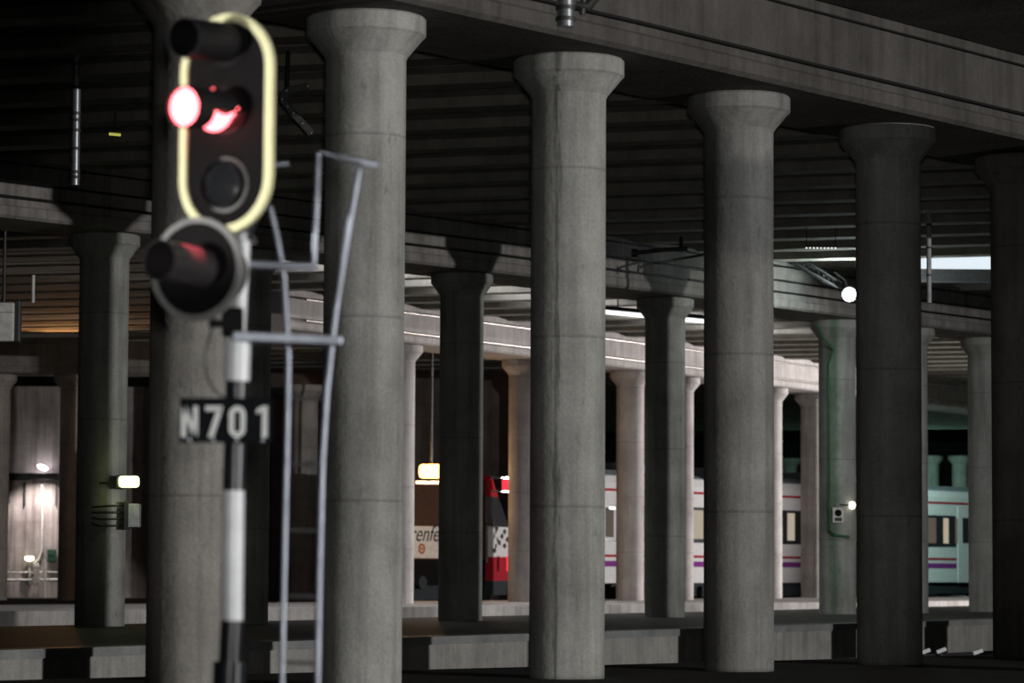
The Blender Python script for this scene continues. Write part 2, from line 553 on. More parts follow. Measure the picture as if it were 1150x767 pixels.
# ------------------------------------------------------------------ deck and its girders
GD = Vector((-.954, .299)).normalized()
GN = Vector((GD.y, -GD.x))
if GN.y < 0: GN = -GN
ZG = H + BH + .02
base = at_z(520, 97, ZG)
base = Vector((base.x, base.y))
girders = []
m = None
LG, LS_ = 105, 60
ga = math.atan2(GD.y, GD.x)
def girder_mesh(L):
    prof = [(-.27, 0), (.27, 0), (.27, .16), (.09, .3), (.09, .68), (.3, .8), (.3, .9), (-.3, .9), (-.3, .8), (-.09, .68), (-.09, .3), (-.27, .16)]
    m = MB()
    m.prism(prof, L, Matrix.Rotation(-PI / 2, 4, 'Z') @ Matrix.Translation((0, -L / 2, 0)))
    return m
first = short = None
for k in range(-6, 52):
    p = base + GN * (k * 2.22)
    if k <= 3:      # the front bay: these end on the beam of the front row
        a = front[2] - N * .3
        det = GD.x * (-U.y) + U.x * GD.y
        r = a - p
        s_ = (r.x * (-U.y) + U.x * r.y) / det
        c = p + GD * (s_ + LS_ / 2)
        if short is None:
            o = short = girder_mesh(LS_).build('deck_girder', M['girder'])
        else:
            o = short.copy(); COL.objects.link(o)
    else:
        c = p
        if first is None:
            o = first = girder_mesh(LG).build('deck_girder', M['girder'])
        else:
            o = first.copy(); COL.objects.link(o)
    o.location = (c.x, c.y, ZG)
    o.rotation_euler = (0, 0, ga)
    tag(o, 'long precast concrete girder, one of many parallel ones under the deck', 'girder', 'deck girders', 'structure')
    girders.append(o)
for k in range(22):
    q = at_z(215, 640, 0); y = 69 + k * 1.18
    e = Vector(((215 - CX) / F * y, y))
    o = first.copy(); COL.objects.link(o)
    if k == 0:
        me = first.data.copy(); half = me
        for v in me.vertices: v.co.x *= 45 / 105
    o.data = half
    c = e - Vector((-GD.x, -GD.y)) * 22.5 if GD.x < 0 else e + GD * 22.5
    o.location = (c.x, c.y, ZG + .004); o.rotation_euler = (0, 0, math.atan2(GD.y, GD.x))
    tag(o, 'shorter precast girder in the close-set bay near the lit wall', 'girder', 'close-set deck girders', 'structure')

# deck slab in two halves with a daylight slot in front of the far platform row
d3 = (row3[5] - row3[0]).normalized()
n3 = Vector((d3.y, -d3.x))
slot0 = row3[0] + n3 * 4.6
far_a, far_b = slot0 - d3 * 110, slot0 + d3 * 120
near_a, near_b = far_a + n3 * 1.6, far_b + n3 * 1.6
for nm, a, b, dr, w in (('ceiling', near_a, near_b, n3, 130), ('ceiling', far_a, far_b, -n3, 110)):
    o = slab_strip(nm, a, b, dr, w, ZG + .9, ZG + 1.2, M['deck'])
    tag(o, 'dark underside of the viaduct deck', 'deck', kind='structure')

wa, wb = at_y(176, 600, 106), at_y(592, 600, 106)  # wall added to keep the far floodlight off the wall bay
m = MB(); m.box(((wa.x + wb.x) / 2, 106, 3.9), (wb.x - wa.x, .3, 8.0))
tag(m.build('wall_blocker', M['wall_brown']), 'dark brown wall added to block light behind the ladder and the locomotive', 'wall', kind='structure')
a = front[2] + N * .93  # slab added low to hide the lit girders above the front beam
o = slab_strip('ceiling', a - U * 70, a + U * 20, N, 45, ZG - .01, ZG + .85, M['deck'])  # added slab that cuts light, not part of the real ceiling
tag(o, 'dark slab underside added in front of the wide front beam to cut light', 'deck', kind='structure')
# far walls closing the yard
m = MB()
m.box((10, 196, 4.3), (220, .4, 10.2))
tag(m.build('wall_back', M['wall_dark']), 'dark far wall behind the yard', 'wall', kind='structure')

# ------------------------------------------------------------------ the railway signal
SY = 16.0
def SP(px, py, dy=0.0): return at_y(px, py, SY + dy)
sb = SP(251, 911); sb.z = 0
sig = thing('railway_signal', (sb.x, sb.y, 0), 'railway colour light signal showing red, on a black and white banded mast with ladder', 'signal')
LS = lambda px, py, dy=0.0: local(sig, SP(px, py, dy))
axis = [(274, 262), (267.5, 380), (266, 428), (262.5, 551), (260.5, 697), (258, 745), (251, 911)]
A = [LS(x, y) for x, y in axis]
A[-1].z = 0.0
def axis_at(py):
    for (x0, y0), (x1, y1) in zip(axis[:-1], axis[1:]):
        if y0 <= py <= y1:
            t = (py - y0) / (y1 - y0); return LS(x0 + (x1 - x0) * t, py)
R = .057
pole = MB()
def seg(y0, y1, r, mi):
    pole.cur = mi
    pole.tube([axis_at(y0), axis_at((y0 + y1) / 2), axis_at(y1)], r, 28)
seg(262, 380, .036, 0)
seg(428, 551, R, 1)
seg(551, 697, R, 0)
seg(697, 745, R + .001, 1)
pole.cur = 1
pole.tube([axis_at(743), A[-1]], .085, 28)
pole.build('pole', [M['white'], M['mastblack']], sig)
m = MB()
m.tube([axis_at(380), axis_at(428)], .066, 24)
m.build('sleeve', M['white'], sig)
m = MB(); m.box((0, 0, .03), (.5, .5, .06), None, .01)
m.build('base_plate', M['mastblack'], sig)
m = MB(); c = axis_at(362); m.box(c + Vector((-.03, .0, 0)), (.11, .12, .15), None, .012)
m.box(c + Vector((-.1, -.05, -.01)), (.10, .05, .04), None, .005)
m.build('clamp_box', M['black'], sig)

def hood(mat, r, length, cut=0.0, n=36, thick=.006):
    """tube along local -y starting at 0; cut > 0 leaves the lower quarter open near the lens"""
    m = MB()
    for rr, fl in ((r, False), (r - thick, True)):
        vs, fs = [], []
        NS = 8
        for i in range(NS + 1):
            y = -length * i / NS
            for k in range(n):
                a = 2 * PI * k / n
                vs.append(mat @ Vector((rr * math.cos(a), y, rr * math.sin(a))))
        for i in range(NS):
            for k in range(n):
                a = math.degrees(2 * PI * (k + .5) / n)
                if cut and i < NS * cut and (182 < a < 350):
                    continue
                k2 = (k + 1) % n
                fs.append((i * n + k, i * n + k2, (i + 1) * n + k2, (i + 1) * n + k))
        m.add(vs, fs, True)
    # rim at the mouth
    o1 = [(r * math.cos(2 * PI * k / n), r * math.sin(2 * PI * k / n)) for k in range(n)]
    i1 = [((r - thick) * math.cos(2 * PI * k / n), (r - thick) * math.sin(2 * PI * k / n)) for k in range(n)]
    m.ring(o1, i1, -.002, mat @ Matrix.Translation((0, -length, 0)))
    return m

yaw = math.radians(-31)
hc = LS(255, 139, -.22)
HW, HH = .51 / math.cos(yaw) * .97, 1.13
HM = Matrix.Translation(hc) @ Matrix.Rotation(yaw, 4, 'Z')
m = MB(); m.prism(stadium(HW - .01, HH - .01), .03, HM); head = m.build('target_board', M['black'], sig)
m = MB(); m.ring(stadium(HW, HH), stadium(HW - .085, HH - .085), .03, HM @ Matrix.Translation((0, -.018, 0)))
m.build('rim', M['cream'], head)
m = MB(); m.box((-.03, .11, 0), (HW * .6, .15, HH * .8), None, .03)
for i, q in enumerate(m.v): m.v[i] = HM @ q
m.build('housing', M['black'], head)
zs = [.415, .065, -.315]
for i, zz in enumerate(zs):
    lm = HM @ Matrix.Translation((0, -.012, zz))
    rr = .103 if i < 2 else .122
    m = MB(); m.ring(circle(rr + .018), circle(rr - .002), .03, lm)
    m.build('lens_ring', M['greyrim'] if i == 2 else M['visor'], head)
    m = MB()
    prof = [(rr, 0), (rr * .9, .012), (rr * .6, .024), (.0001, .032)]
    m.lathe(prof, 36, lm @ Matrix.Rotation(PI / 2, 4, 'X') @ Matrix.Translation((0, 0, -.015)))
    ln = m.build('lens', M['glass_dark'], head)
    if i == 1:      # only the lower edge of the lens glows past the hood
        cr = []
        for k in range(25):
            a = math.radians(140 + 190 * k / 24); cr.append((rr * 1.05 * math.cos(a), rr * 1.05 * math.sin(a)))
        for k in range(25):
            a = math.radians(318 - 166 * k / 24); cr.append((.074 + rr * .95 * math.cos(a), .068 + rr * .95 * math.sin(a)))
        m = MB(); m.prism(cr, .01, lm @ Matrix.Translation((-.035, -.05, 0)))
        m.build('lens_edge', M['g_red'], head)['label'] = 'glowing red lower edge of the lens'
    if i < 2:
        hm = lm @ Matrix.Rotation(math.radians(4), 4, 'X')
        hood(hm, rr, .36, .62 if i == 1 else 0).build('visor', M['visor'], head)
        if i == 1:   # glowing dome added for the lit inside of the hood
            m = MB(); m.lathe([(rr * .97, 0), (rr * .8, .02), (rr * .45, .035), (.0001, .04)], 36, hm @ Matrix.Translation((0, -.335, 0)) @ Matrix.Rotation(PI / 2, 4, 'X'))
            m.build('mouth_glow', M['g_red'], head)['label'] = 'glowing dome added for the lit inside of the visor mouth'
    else:
        hood(lm, rr + .004, .05).build('visor', M['visor'], head)

yaw2 = math.radians(-24)
dc = LS(221, 302, -.2)
DM = Matrix.Translation(dc) @ Matrix.Rotation(yaw2, 4, 'Z')
m = MB(); m.prism(circle(.255, 48), .03, DM); disc = m.build('round_target_board', M['black'], sig)
m = MB(); m.ring(circle(.265, 48), circle(.235, 48), .034, DM @ Matrix.Translation((0, -.01, 0))); m.build('rim', M['greyrim'], disc)
m = MB(); m.prism(circle(.17, 36), .2, DM @ Matrix.Translation((0, .03, 0))); m.build('housing', M['black'], disc)
lm = DM @ Matrix.Translation((.03, -.012, .0))
m = MB(); m.lathe([(.10, 0), (.08, .015), (.0001, .025)], 36, lm @ Matrix.Rotation(PI / 2, 4, 'X')); m.build('lens', M['glass_dark'], disc)
hood(lm @ Matrix.Rotation(math.radians(-3), 4, 'X') @ Matrix.Rotation(math.radians(-9), 4, 'Z'), .104, .33).build('visor', M['gloss'], disc)
# arms from the mast to both boards
m = MB()
m.tube([axis_at(275), hc + HM.to_3x3() @ Vector((.05, .26, -.3))], .03, 12)
m.tube([axis_at(330), dc + DM.to_3x3() @ Vector((.02, .22, 0))], .03, 12)
m.tube([axis_at(285), LS(268, 150, 0.03), LS(266, 80, 0.03)], .028, 12)
m.build('bracket', M['mastblack'], sig)

# number plate
pc = LS(253.5, 472, -.075)
pm = Matrix.Translation(pc)
m = MB(); m.box(pc, (.472, .012, .23), None, .004)
plate = m.build('number_plate', M['plate'], sig)
def text_mesh(body, name, size, mat, parent, M4, sx=1.0, bold=0.0, shear=0.0, extrude=.002):
    cu = bpy.data.curves.new(name, 'FONT')
    cu.body = body; cu.size = size; cu.extrude = extrude; cu.offset = bold; cu.shear = shear
    cu.align_x = 'CENTER'; cu.align_y = 'CENTER'
    tmp = bpy.data.objects.new(name, cu); COL.objects.link(tmp)
    dg = bpy.context.evaluated_depsgraph_get()
    me = bpy.data.meshes.new_from_object(tmp.evaluated_get(dg))
    bpy.data.objects.remove(tmp)
    me.transform(M4 @ Matrix.Rotation(PI / 2, 4, 'X') @ Matrix.Diagonal((sx, 1, 1, 1)))
    me.materials.clear(); me.materials.append(mat)
    o = bpy.data.objects.new(name, me); COL.objects.link(o); o.parent = parent
    return o
def stroke_glyph(px0, px1, polys):
    w = (px1 - px0) / F * SY; h = 35 / F * SY
    o = LS(px0, 491, -.081)
    m = MB()
    for pl in polys:
        m.prism([(x * w, z * h) for x, z in pl], .006, Matrix.Translation(o + Vector((0, -.006, 0))))
    return m
rnd = [(.5 + .5 * math.cos(2 * PI * k / 40) , .5 + (.22 if math.sin(2 * PI * k / 40) >= 0 else -.22) + .28 * math.sin(2 * PI * k / 40)) for k in range(40)]
inn = [(.5 + .19 * math.cos(2 * PI * k / 40) , .5 + (.22 if math.sin(2 * PI * k / 40) >= 0 else -.22) + .12 * math.sin(2 * PI * k / 40)) for k in range(40)]
stroke_glyph(203.5, 222, [[(0, 0), (.29, 0), (.29, 1), (0, 1)], [(.71, 0), (1, 0), (1, 1), (.71, 1)], [(0, 1), (.29, 1), (1, 0), (.71, 0)]]).build('letter', M['letter'], plate)
stroke_glyph(230.5, 249.5, [[(0, .84), (1, .84), (1, 1), (0, 1)], [(.68, .9), (1, .9), (.48, 0), (.16, 0)]]).build('digit', M['letter'], plate)
m = stroke_glyph(257, 275.5, [])
w_, h_ = 18.5 / F * SY, 35 / F * SY
m.ring([(x * w_, z * h_) for x, z in rnd], [(x * w_, z * h_) for x, z in inn], .006, Matrix.Translation(LS(257, 491, -.081) + Vector((0, -.006, 0))))
m.build('digit', M['letter'], plate)
stroke_glyph(287, 301.5, [[(.5, 0), (.9, 0), (.9, 1), (.5, 1)], [(.05, .74), (.5, .84), (.62, 1), (.5, 1), (.05, .88)]]).build('digit', M['letter'], plate)
for px in (213, 240, 266, 295):
    m = MB(); m.tube([LS(px, 494, -.081), LS(px, 494, -.088)], .006, 8)
    m.build('stud', M['galv'], plate)
# cable loop below the round board
m = MB()
m.tube([LS(*p) for p in ((243, 350), (236, 375), (230, 400), (232, 422), (240, 438), (252, 447), (262, 440))], .006, 8)
m.build('cable', M['mastblack'], sig)

# ladder and its safety rails
lad = MB()
DY = .12
lad.tube([LS(x, y, DY) for x, y in ((303, 232), (311, 265), (319, 310), (324, 398), (323, 470), (321, 560), (318, 700), (316, 800))] + [LS(314, 908, DY)], .0145, 10)
lad_o = lad.build('ladder_rail', M['galv'], sig)
lad = MB()
lad.tube([LS(x, y, DY + .05) for x, y in ((404, 186), (392, 255), (377, 350), (367, 440), (362, 520), (359, 640), (356, 800))] + [LS(354, 908, DY + .05)], .0165, 10)
lad.build('ladder_rail', M['galv'], sig)
for y in (447, 521, 595, 669, 744, 819, 893):
    m = MB(); t = (y - 400) / 500
    m.tube([LS(323 - 8 * t, y, DY), LS(366 - 12 * t - (0 if y > 500 else 0), y + 1, DY + .05)], .009, 8)
    m.build('rung', M['steel_dark'], sig)
m = MB()
m.tube([LS(352, 300, DY), LS(355, 240, DY), LS(358, 171, DY), LS(392, 178, DY), LS(424, 186, DY)], .016, 10)
m.build('hand_rail', M['galv'], sig)
m = MB()
a, b = LS(262, 296, .02), LS(356, 300, DY)
m.tube([a, b], .02, 10)
m.build('rail_bracket', M['galv'], sig)
a, b = LS(258, 379, .0), LS(380, 384, DY)
mid = (a + b) / 2; d = (b - a)
rot = Matrix.Rotation(math.atan2(d.y, d.x), 3, 'Z') @ Matrix.Rotation(-math.atan2(d.z, Vector((d.x, d.y)).length), 3, 'Y')
m = MB(); m.box(mid, (d.length, .26, .045), rot, .006)
m.build('step_platform', M['galv'], sig)
# small lamp on the far side of the board
m = MB(); m.tube([LS(308, 185, .1), LS(324, 184, .1)], .012, 8); m.build('stay', M['galv'], sig)

# ------------------------------------------------------------------ trains
class Frame:
    """plan frame along a line: s along the train, t across towards the camera"""
    def __init__(s, a, b):
        s.a = Vector(a); s.d = (Vector(b) - s.a).normalized(); s.n = Vector((s.d.y, -s.d.x))
        s.ang = math.atan2(s.d.y, s.d.x)

def s_at(fr, px, z):           # distance along the side face where a column of the photo meets it
    d = ray(px, 600); dx, dy = d.x, d.y
    det = dx * (-fr.d.y) + fr.d.x * dy
    # a + s d = k (dx,dy)
    s = (dx * fr.a.y - dy * fr.a.x) / (dy * fr.d.x - dx * fr.d.y)
    return s

fr = Frame((3.27, 103.0), (17.1, 122.0))
s0, s1 = s_at(fr, 662, 2), s_at(fr, 1128, 2)
Lc = s1 - s0
org = fr.a + fr.d * s0
tr = thing('train_carriage', (org.x, org.y, 0), 'white train carriage with red and purple stripes behind the far platform', 'train', None, fr.ang)
# local: x along, y = away from camera (local +y is d rotated 90deg left = -n), side face at y=0
W = 2.9
def body_section(z0, z1, top):
    return [(0, z0), (0, z1), (.12, z1 + .25), (.5, top), (W - .5, top), (W - .12, z1 + .25), (W, z1), (W, z0)]
m = MB()
sec = body_section(.72, 4.02, 4.45)
n = len(sec)
pts = [(x, y, z) for x in (0, Lc) for y, z in sec]
m.add(pts, [(k, (k + 1) % n, n + (k + 1) % n, n + k) for k in range(n)] + [tuple(range(n)), tuple(range(n, 2 * n))])
m.build('body', M['tr_white'], tr)
m = MB()
sec = [(.05, 4.10), (.14, 4.30), (.5, 4.48), (W - .5, 4.48), (W - .14, 4.30), (W - .05, 4.10)]
n = len(sec)
pts = [(x, y, z) for x in (.1, Lc - .1) for y, z in sec]
m.add(pts, [(k, (k + 1) % n, n + (k + 1) % n, n + k) for k in range(n)] + [tuple(range(n)), tuple(range(n, 2 * n))])
m.build('roof', M['tr_roof'], tr)
for xk in (3.5, 9.5, 16, 22):
    m = MB(); m.box((xk, W / 2, 4.6), (2.4, 1.7, .3), None, .08); m.build('roof_unit', M['tr_roof'], tr)
door_s = [s_at(fr, px, 2) - s0 for px in (846, 1084)]
spans = [(0.0, door_s[0] - .75), (door_s[0] + .75, door_s[1] - .75), (door_s[1] + .75, Lc)]
for z, hh, mt, nm in ((3.80, .085, 'tr_red', 'red_stripe'), (1.62, .085, 'tr_red', 'red_stripe'), (1.36, .19, 'tr_purple', 'purple_stripe')):
    m = MB()
    for a, b in (spans if z < 3 else [(0, Lc)]):
        m.box(((a + b) / 2, -.004, z), (b - a, .012, hh))
    m.build(nm, M[mt], tr)
m = MB()
for a, b in spans:
    m.box(((a + b) / 2, -.006, 2.7), (b - a - .06, .016, 1.22), None, .006)
m.build('window_band', M['glass_dark'], tr)
lit = [(684, 'g_room_dim', .5), (783, 'g_room', .75), (888, 'g_room', .5), (926, 'g_room', .35), (1046, 'g_room_dim', .7), (1062, 'g_room', .42), (1076, 'g_room_dim', .5), (730, 'g_room_dim', .7), (960, 'g_room_dim', .7), (1000, 'g_room_dim', .7)]
for px, mt, ww in lit:
    s = s_at(fr, px, 2) - s0
    m = MB(); m.box((s, -.016, 2.72), (ww, .01, .98), None, .004)
    m.build('window_pane', M[mt], tr)
m = MB(); s = s_at(fr, 687, 2) - s0; m.box((s, -.02, 3.19), (.35, .012, .09)); m.build('window_lamp', M['g_white'], tr)
for s in door_s:
    m = MB(); m.box((s, -.012, 2.2), (1.3, .03, 3.0), None, .02); d = m.build('door', M['tr_white'], tr)
    m = MB(); m.box((s, -.03, 2.75), (.55, .012, 1.0), None, .005); m.build('window_pane', M['glass_dark'], d)
m = MB(); m.box((Lc / 2, .2, .5), (Lc - 5, .2, .5), None, .03)
for k in range(9):
    m.box((2.5 + k * 2.5, .1, .42), (1.5, .3, .38), None, .03)
m.build('underframe', M['tr_dark'], tr)
for xb in (3.2, Lc - 3.2):
    m = MB()
    m.box((xb, .3, .42), (3.0, .16, .22), None, .04)
    for dx in (-1.1, 1.1):
        for yy in (.4, W - .4):
            m.lathe([(0, -.06), (.40, -.06), (.43, -.02), (.43, .05), (0, .05)], 24, Matrix.Translation((xb + dx, yy, .36)) @ Matrix.Rotation(PI / 2, 4, 'X'))
    m.build('bogie', M['tr_dark'], tr)

# red and white regional unit, its nose showing past a column
fr2 = Frame((fr.a - fr.d * 30 - fr.n * .4), fr.a - fr.n * .4)
sa, sn = s_at(fr2, 452, 2), s_at(fr2, 585, 2)
org = fr2.a + fr2.d * sa
L2 = sn - sa
lo = thing('locomotive', (org.x, org.y, 0), 'dark brown locomotive with a cream lettered panel, standing under the orange lamp', 'train', None, fr2.ang)
sq = lambda px: s_at(fr2, px, 2) - sa
m = MB()
xn = sq(545)
m.add([(x, y, z) for x in (0, xn) for y, z in ((0, .75), (0, 3.9), (.35, 4.25), (W - .35, 4.25), (W, 3.9), (W, .75))],
      [(k, (k + 1) % 6, 6 + (k + 1) % 6, 6 + k) for k in range(6)] + [tuple(range(6)), tuple(range(6, 12))])
m.build('body', M['tr_brown'], lo)
m = MB(); x0, x1 = sq(462), sq(497); m.box(((x0 + x1) / 2, -.01, 1.98), (x1 - x0, .03, .98), None, .01)
pn = m.build('cream_panel', M['tr_cream'], lo)
text_mesh('renfe', 'lettering', .70, M['tr_dark'], pn, Matrix.Translation((sq(475.5), -.03, 2.22)), 1.0, 0, .35)
m = MB(); m.ring(circle(.16, 24), circle(.10, 24), .012, Matrix.Translation((sq(473), -.035, 1.78))); m.prism(circle(.05, 16), .012, Matrix.Translation((sq(473), -.035, 1.78)))
m.build('emblem', M['tr_rust'], pn)
m = MB(); m.box((L2 * .4, .3, .45), (L2 * .75, .3, .5), None, .04)
m.lathe([(0, -.05), (.42, -.05), (.45, 0), (.45, .06), (0, .06)], 28, Matrix.Translation((sq(474), .2, .55)) @ Matrix.Rotation(PI / 2, 4, 'X'))
m.lathe([(0, -.05), (.2, -.05), (.2, .1), (0, .1)], 20, Matrix.Translation((sq(474), .05, .75)) @ Matrix.Rotation(PI / 2, 4, 'X'))
m.build('bogie', M['tr_dark'], lo)
m = MB(); m.box((xn / 2, -.02, 1.06), (xn - .1, .05, .78), None, .01); m.build('skirt', M['soot'], lo)
# nose: wedge with sloped windscreen
def nose_piece(name, zz, mat, bev=0):
    m = MB()
    (z0, xa), (z1, xb) = zz
    m.add([(xn, 0, z0), (xa, .35, z0), (xa, W - .35, z0), (xn, W, z0), (xn, 0, z1), (xb, .35, z1), (xb, W - .35, z1), (xn, W, z1)],
          [(0, 3, 2, 1), (4, 5, 6, 7), (0, 1, 5, 4), (1, 2, 6, 5), (2, 3, 7, 6), (3, 0, 4, 7)])
    return m.build(name, mat, lo)
nose_piece('buffer_beam', ((.35, L2 - .3), (.8, L2 - .1)), M['tr_dark'])
nose_piece('lower_nose', ((.8, L2 - .1), (1.55, L2)), M['tr_red'])
nose_piece('upper_nose', ((1.55, L2), (2.5, L2 - .15)), M['tr_white'])
nose_piece('windscreen', ((2.5, L2 - .15), (3.45, L2 - .75)), M['glass_dark'])
nose_piece('brow', ((3.45, L2 - .75), (4.1, L2 - 1.1)), M['tr_red'])
m = MB()
x0, x1 = sq(549), sq(572)
m.box(((x0 + x1) / 2, -.03, 4.05), (x1 - x0, .06, .07), None, .01)
m.box(((x0 + x1) / 2, -.03, 3.62), (x1 - x0, .06, .05), None, .01)
m.build('handrail', M['tr_metal'], lo)
m = MB(); m.box((sq(566), -.04, 3.83), (.3, .08, .34), None, .03); m.build('tail_lamp', M['g_tail'], lo)
m = MB(); m.box((sq(570), -.04, 1.35), (.16, .06, .5), None, .03); m.build('tail_lamp', M['g_tail'], lo)
for px, z in ((553, 2.55), (557, 2.45), (560, 2.0), (563, 2.2), (566, 1.9), (555, 1.75), (569, 2.1), (566, 2.35)):
    m = MB()
    m.lathe([(.0001, 0), (.06, .01), (.085, .05), (.0001, .09)], 14, Matrix.Translation((sq(px), .02, z)) @ Matrix.Rotation(PI / 2, 4, 'X'))
    m.build('nose_fitting', M['tr_metal'], lo)
m = MB(); m.box((sq(545.5), -.03, 1.95), (.12, .05, 1.2), None, .02); m.build('grab_pole', M['tr_metal'], lo)

# ------------------------------------------------------------------ lamps and fixtures
def lathe_at(m, prof, p, d, n=28):
    d = Vector(d).normalized()
    q = d.to_track_quat('Z', 'Y').to_matrix().to_4x4()
    m.lathe(prof, n, Matrix.Translation(p) @ q)

# white floodlight near the middle beam
fy = 71.2
fpnt = at_y(953, 331, fy)
t = thing('floodlight', fpnt, 'glaring white floodlight hung beside the brown-grey column', 'lamp')
m = MB(); lathe_at(m, [(.0001, 0), (.12, .01), (.14, .05)], (0, -.12, 0), (0, -1, -.05)); m.build('lamp_lens', M['g_flood'], t)
m = MB(); lathe_at(m, [(.0001, -.2), (.1, -.18), (.17, .02), (.17, .06), (.15, .06)], (0, -.1, 0), (0, -1, -.05)); m.build('housing', M['steel_dark'], t)
m = MB(); m.tube([(0, .1, .05), (-.05, .2, .35), (-.3, .3, .55)], .025, 10); m.build('bracket', M['steel_dark'], t)

# lattice arm the floodlight hangs from
a0, a1 = at_y(868, 276, fy + .3), at_y(945, 322, fy + .3)
t = thing('lattice_arm', a0, 'dark steel lattice arm sloping down to the white floodlight', 'bracket')
m = MB()
d = a1 - a0
offs = [Vector((0, 0, .14)), Vector((0, .2, -.14)), Vector((0, -.2, -.14))]
for o_ in offs: m.tube([o_, d + o_ * .6], .03, 8)
m.build('chord', M['steel_dark'], t)
m = MB()
K = 14
for k in range(K):
    q0, q1 = d * (k / K), d * ((k + 1) / K)
    for i in range(3):
        m.tube([q0 + offs[i] * (1 - .4 * k / K), q1 + offs[(i + 1) % 3] * (1 - .4 * (k + 1) / K)], .016, 6)
m.build('lacing', M['steel_dark'], t)

# yellow-green bulkhead lamp and cabinet on the dark column
ca = row2[0]
def on_col(px, py, cpos, r, extra=0.0):
    p = at_y(px, py, cpos.y - r - extra); return p
p = at_y(145, 541, ca.y - .64)
t = thing('bulkhead_lamp', p, 'yellow-green fluorescent lamp on the dark column', 'lamp')
m = MB(); m.box((0, -.03, 0), (.36, .16, .2), None, .05); m.build('diffuser', M['g_green'], t)
m = MB(); m.box((-.05, .08, 0), (.4, .08, .24), None, .02); m.tube([(-.2, .1, -.02), (-.55, .12, -.02)], .02, 8); m.build('backing', M['box_dark'], t)
p = at_y(151, 579, ca.y - .35)
t = thing('cable_cabinet', p, 'small pale grey cabinet on dark brackets below the yellow-green lamp', 'cabinet')
m = MB(); m.box((0, 0, 0), (.2, .3, .42), None, .015); m.build('cabinet_body', M['box_grey'], t)
m = MB(); m.box((-.13, 0.02, 0), (.1, .34, .5), None, .015); m.build('back_box', M['box_dark'], t)
for k, z in enumerate((.18, .06, -.06, -.18)):
    m = MB(); m.tube([(-.15, .05, z), (-.45 - .05 * k, -.16, z - .01), (-.75, -.14, z * .8)], .02, 8); m.build('bracket', M['box_dark'], t)

# orange sodium lamp over the locomotive
p = at_y(484, 530, 93.0)
t = thing('sodium_lamp', p, 'glowing orange lamp with a flat tray below, above the locomotive', 'lamp')
m = MB(); m.box((0, -.05, .02), (.72, .24, .42), None, .11); m.build('lamp_lens', M['g_orange'], t)
m = MB(); m.box((-.05, 0, -.32), (.82, .35, .1), None, .02); m.build('tray', M['box_white'], t)
m = MB(); m.tube([(0, .1, .1), (0, .12, 6.4)], .04, 10); m.build('hanger', M['steel_dark'], t)

# speaker box, lamp and conduit on the green-streaked column
ce = row2[4]
p = at_y(941, 578.5, ce.y - .535)
t = thing('speaker_box', p, 'pale speaker box with a round grille on the green-streaked column', 'speaker')
m = MB(); m.box((0, 0, 0), (.27, .14, .36), None, .015); m.build('box_body', M['box_white'], t)
m = MB(); m.lathe([(.0001, .02), (.06, .03), (.085, 0), (.085, -.01)], 24, Matrix.Translation((0, -.075, .05)) @ Matrix.Rotation(PI / 2, 4, 'X')); m.build('grille', M['black'], t)
m = MB(); m.box((0, -.075, -.1), (.17, .012, .08)); m.build('name_strip', M['box_dark'], t)
p = at_y(957, 567.5, ce.y - .45)
t = thing('column_lamp', p, 'small warm lamp on an arm beside the speaker box', 'lamp')
m = MB(); m.lathe([(.0001, -.1), (.06, -.08), (.085, 0), (.06, .08), (.0001, .1)], 20); m.build('globe', M['g_small'], t)
m = MB(); m.tube([(-.07, 0, 0), (-.3, -.05, .02)], .02, 8); m.build('lamp_arm', M['box_dark'], t)
m = MB()
pts = [at_y(918, 365, ce.y - .75), at_y(925, 380, ce.y - .7), at_y(936, 392, ce.y - .55)] + [at_y(930 + .2 * k, 410 + k * 22, ce.y - .5) for k in range(8)] + [at_y(932, 596, ce.y - .5), at_y(938, 601, ce.y - .52), at_y(954, 603, ce.y - .45)]
m.tube(pts, .035, 10)
tag(m.build('conduit', M['conduit']), 'green stained conduit running down the speaker box column', 'pipe')

# wall bay with its lamps and pipes, seen past the dark column
WY = 108.0
def WP(px, py, dy=0.0): return at_y(px, py, WY + dy)
a, b = WP(-40, 600), WP(172, 600)
m = MB(); m.box(((a.x + b.x) / 2, WY + .2, 3.4), (b.x - a.x, .4, 8.0)); tag(m.build('wall_left', M['wall']), 'stained concrete wall bay lit by the white wall lamp', 'wall', kind='structure')
ha, hb = WP(2, 536), WP(66, 536)
m = MB(); m.box(((ha.x + hb.x) / 2, WY - .12, ha.z), (hb.x - ha.x, .22, .22), None, .02)
m.box(((ha.x + hb.x) / 2, WY - .2, ha.z + .12), (hb.x - ha.x, .34, .05), None, .01)
tag(m.build('cable_tray', M['steel_dark']), 'dark ledge under the white wall lamp', 'cable tray')
for px, y1, l in ((28, 568, 'dark hanging bar between wall seams'), (63, 568, 'dark hanging bar by the bay corner'), (10, 566, 'dark hanging bar at the bay edge')):
    q0, q1 = WP(px, 541, -.08), WP(px, y1, -.08)
    m = MB(); m.box((q0 + q1) / 2, (.06, .05, (q0 - q1).length), None, .01); tag(m.build('hanging_bar', M['steel_dark']), l, 'bar', 'bars under the ledge')
p = WP(48, 525, -.3)
t = thing('wall_lamp', p, 'white lamp high on the wall bay', 'lamp')
m = MB(); m.lathe([(.0001, -.09), (.14, -.06), (.2, 0), (.14, .06), (.0001, .09)], 24, Matrix.Rotation(.35, 4, 'Y')); m.build('lamp_lens', M['g_wall'], t)
m = MB(); m.tube([(0, .05, .05), (0, .28, .1)], .03, 8); m.build('lamp_arm', M['steel_dark'], t)
p = WP(33, 627, -.25)
t = thing('lantern', p, 'small yellowish lantern low on the wall bay', 'lamp')
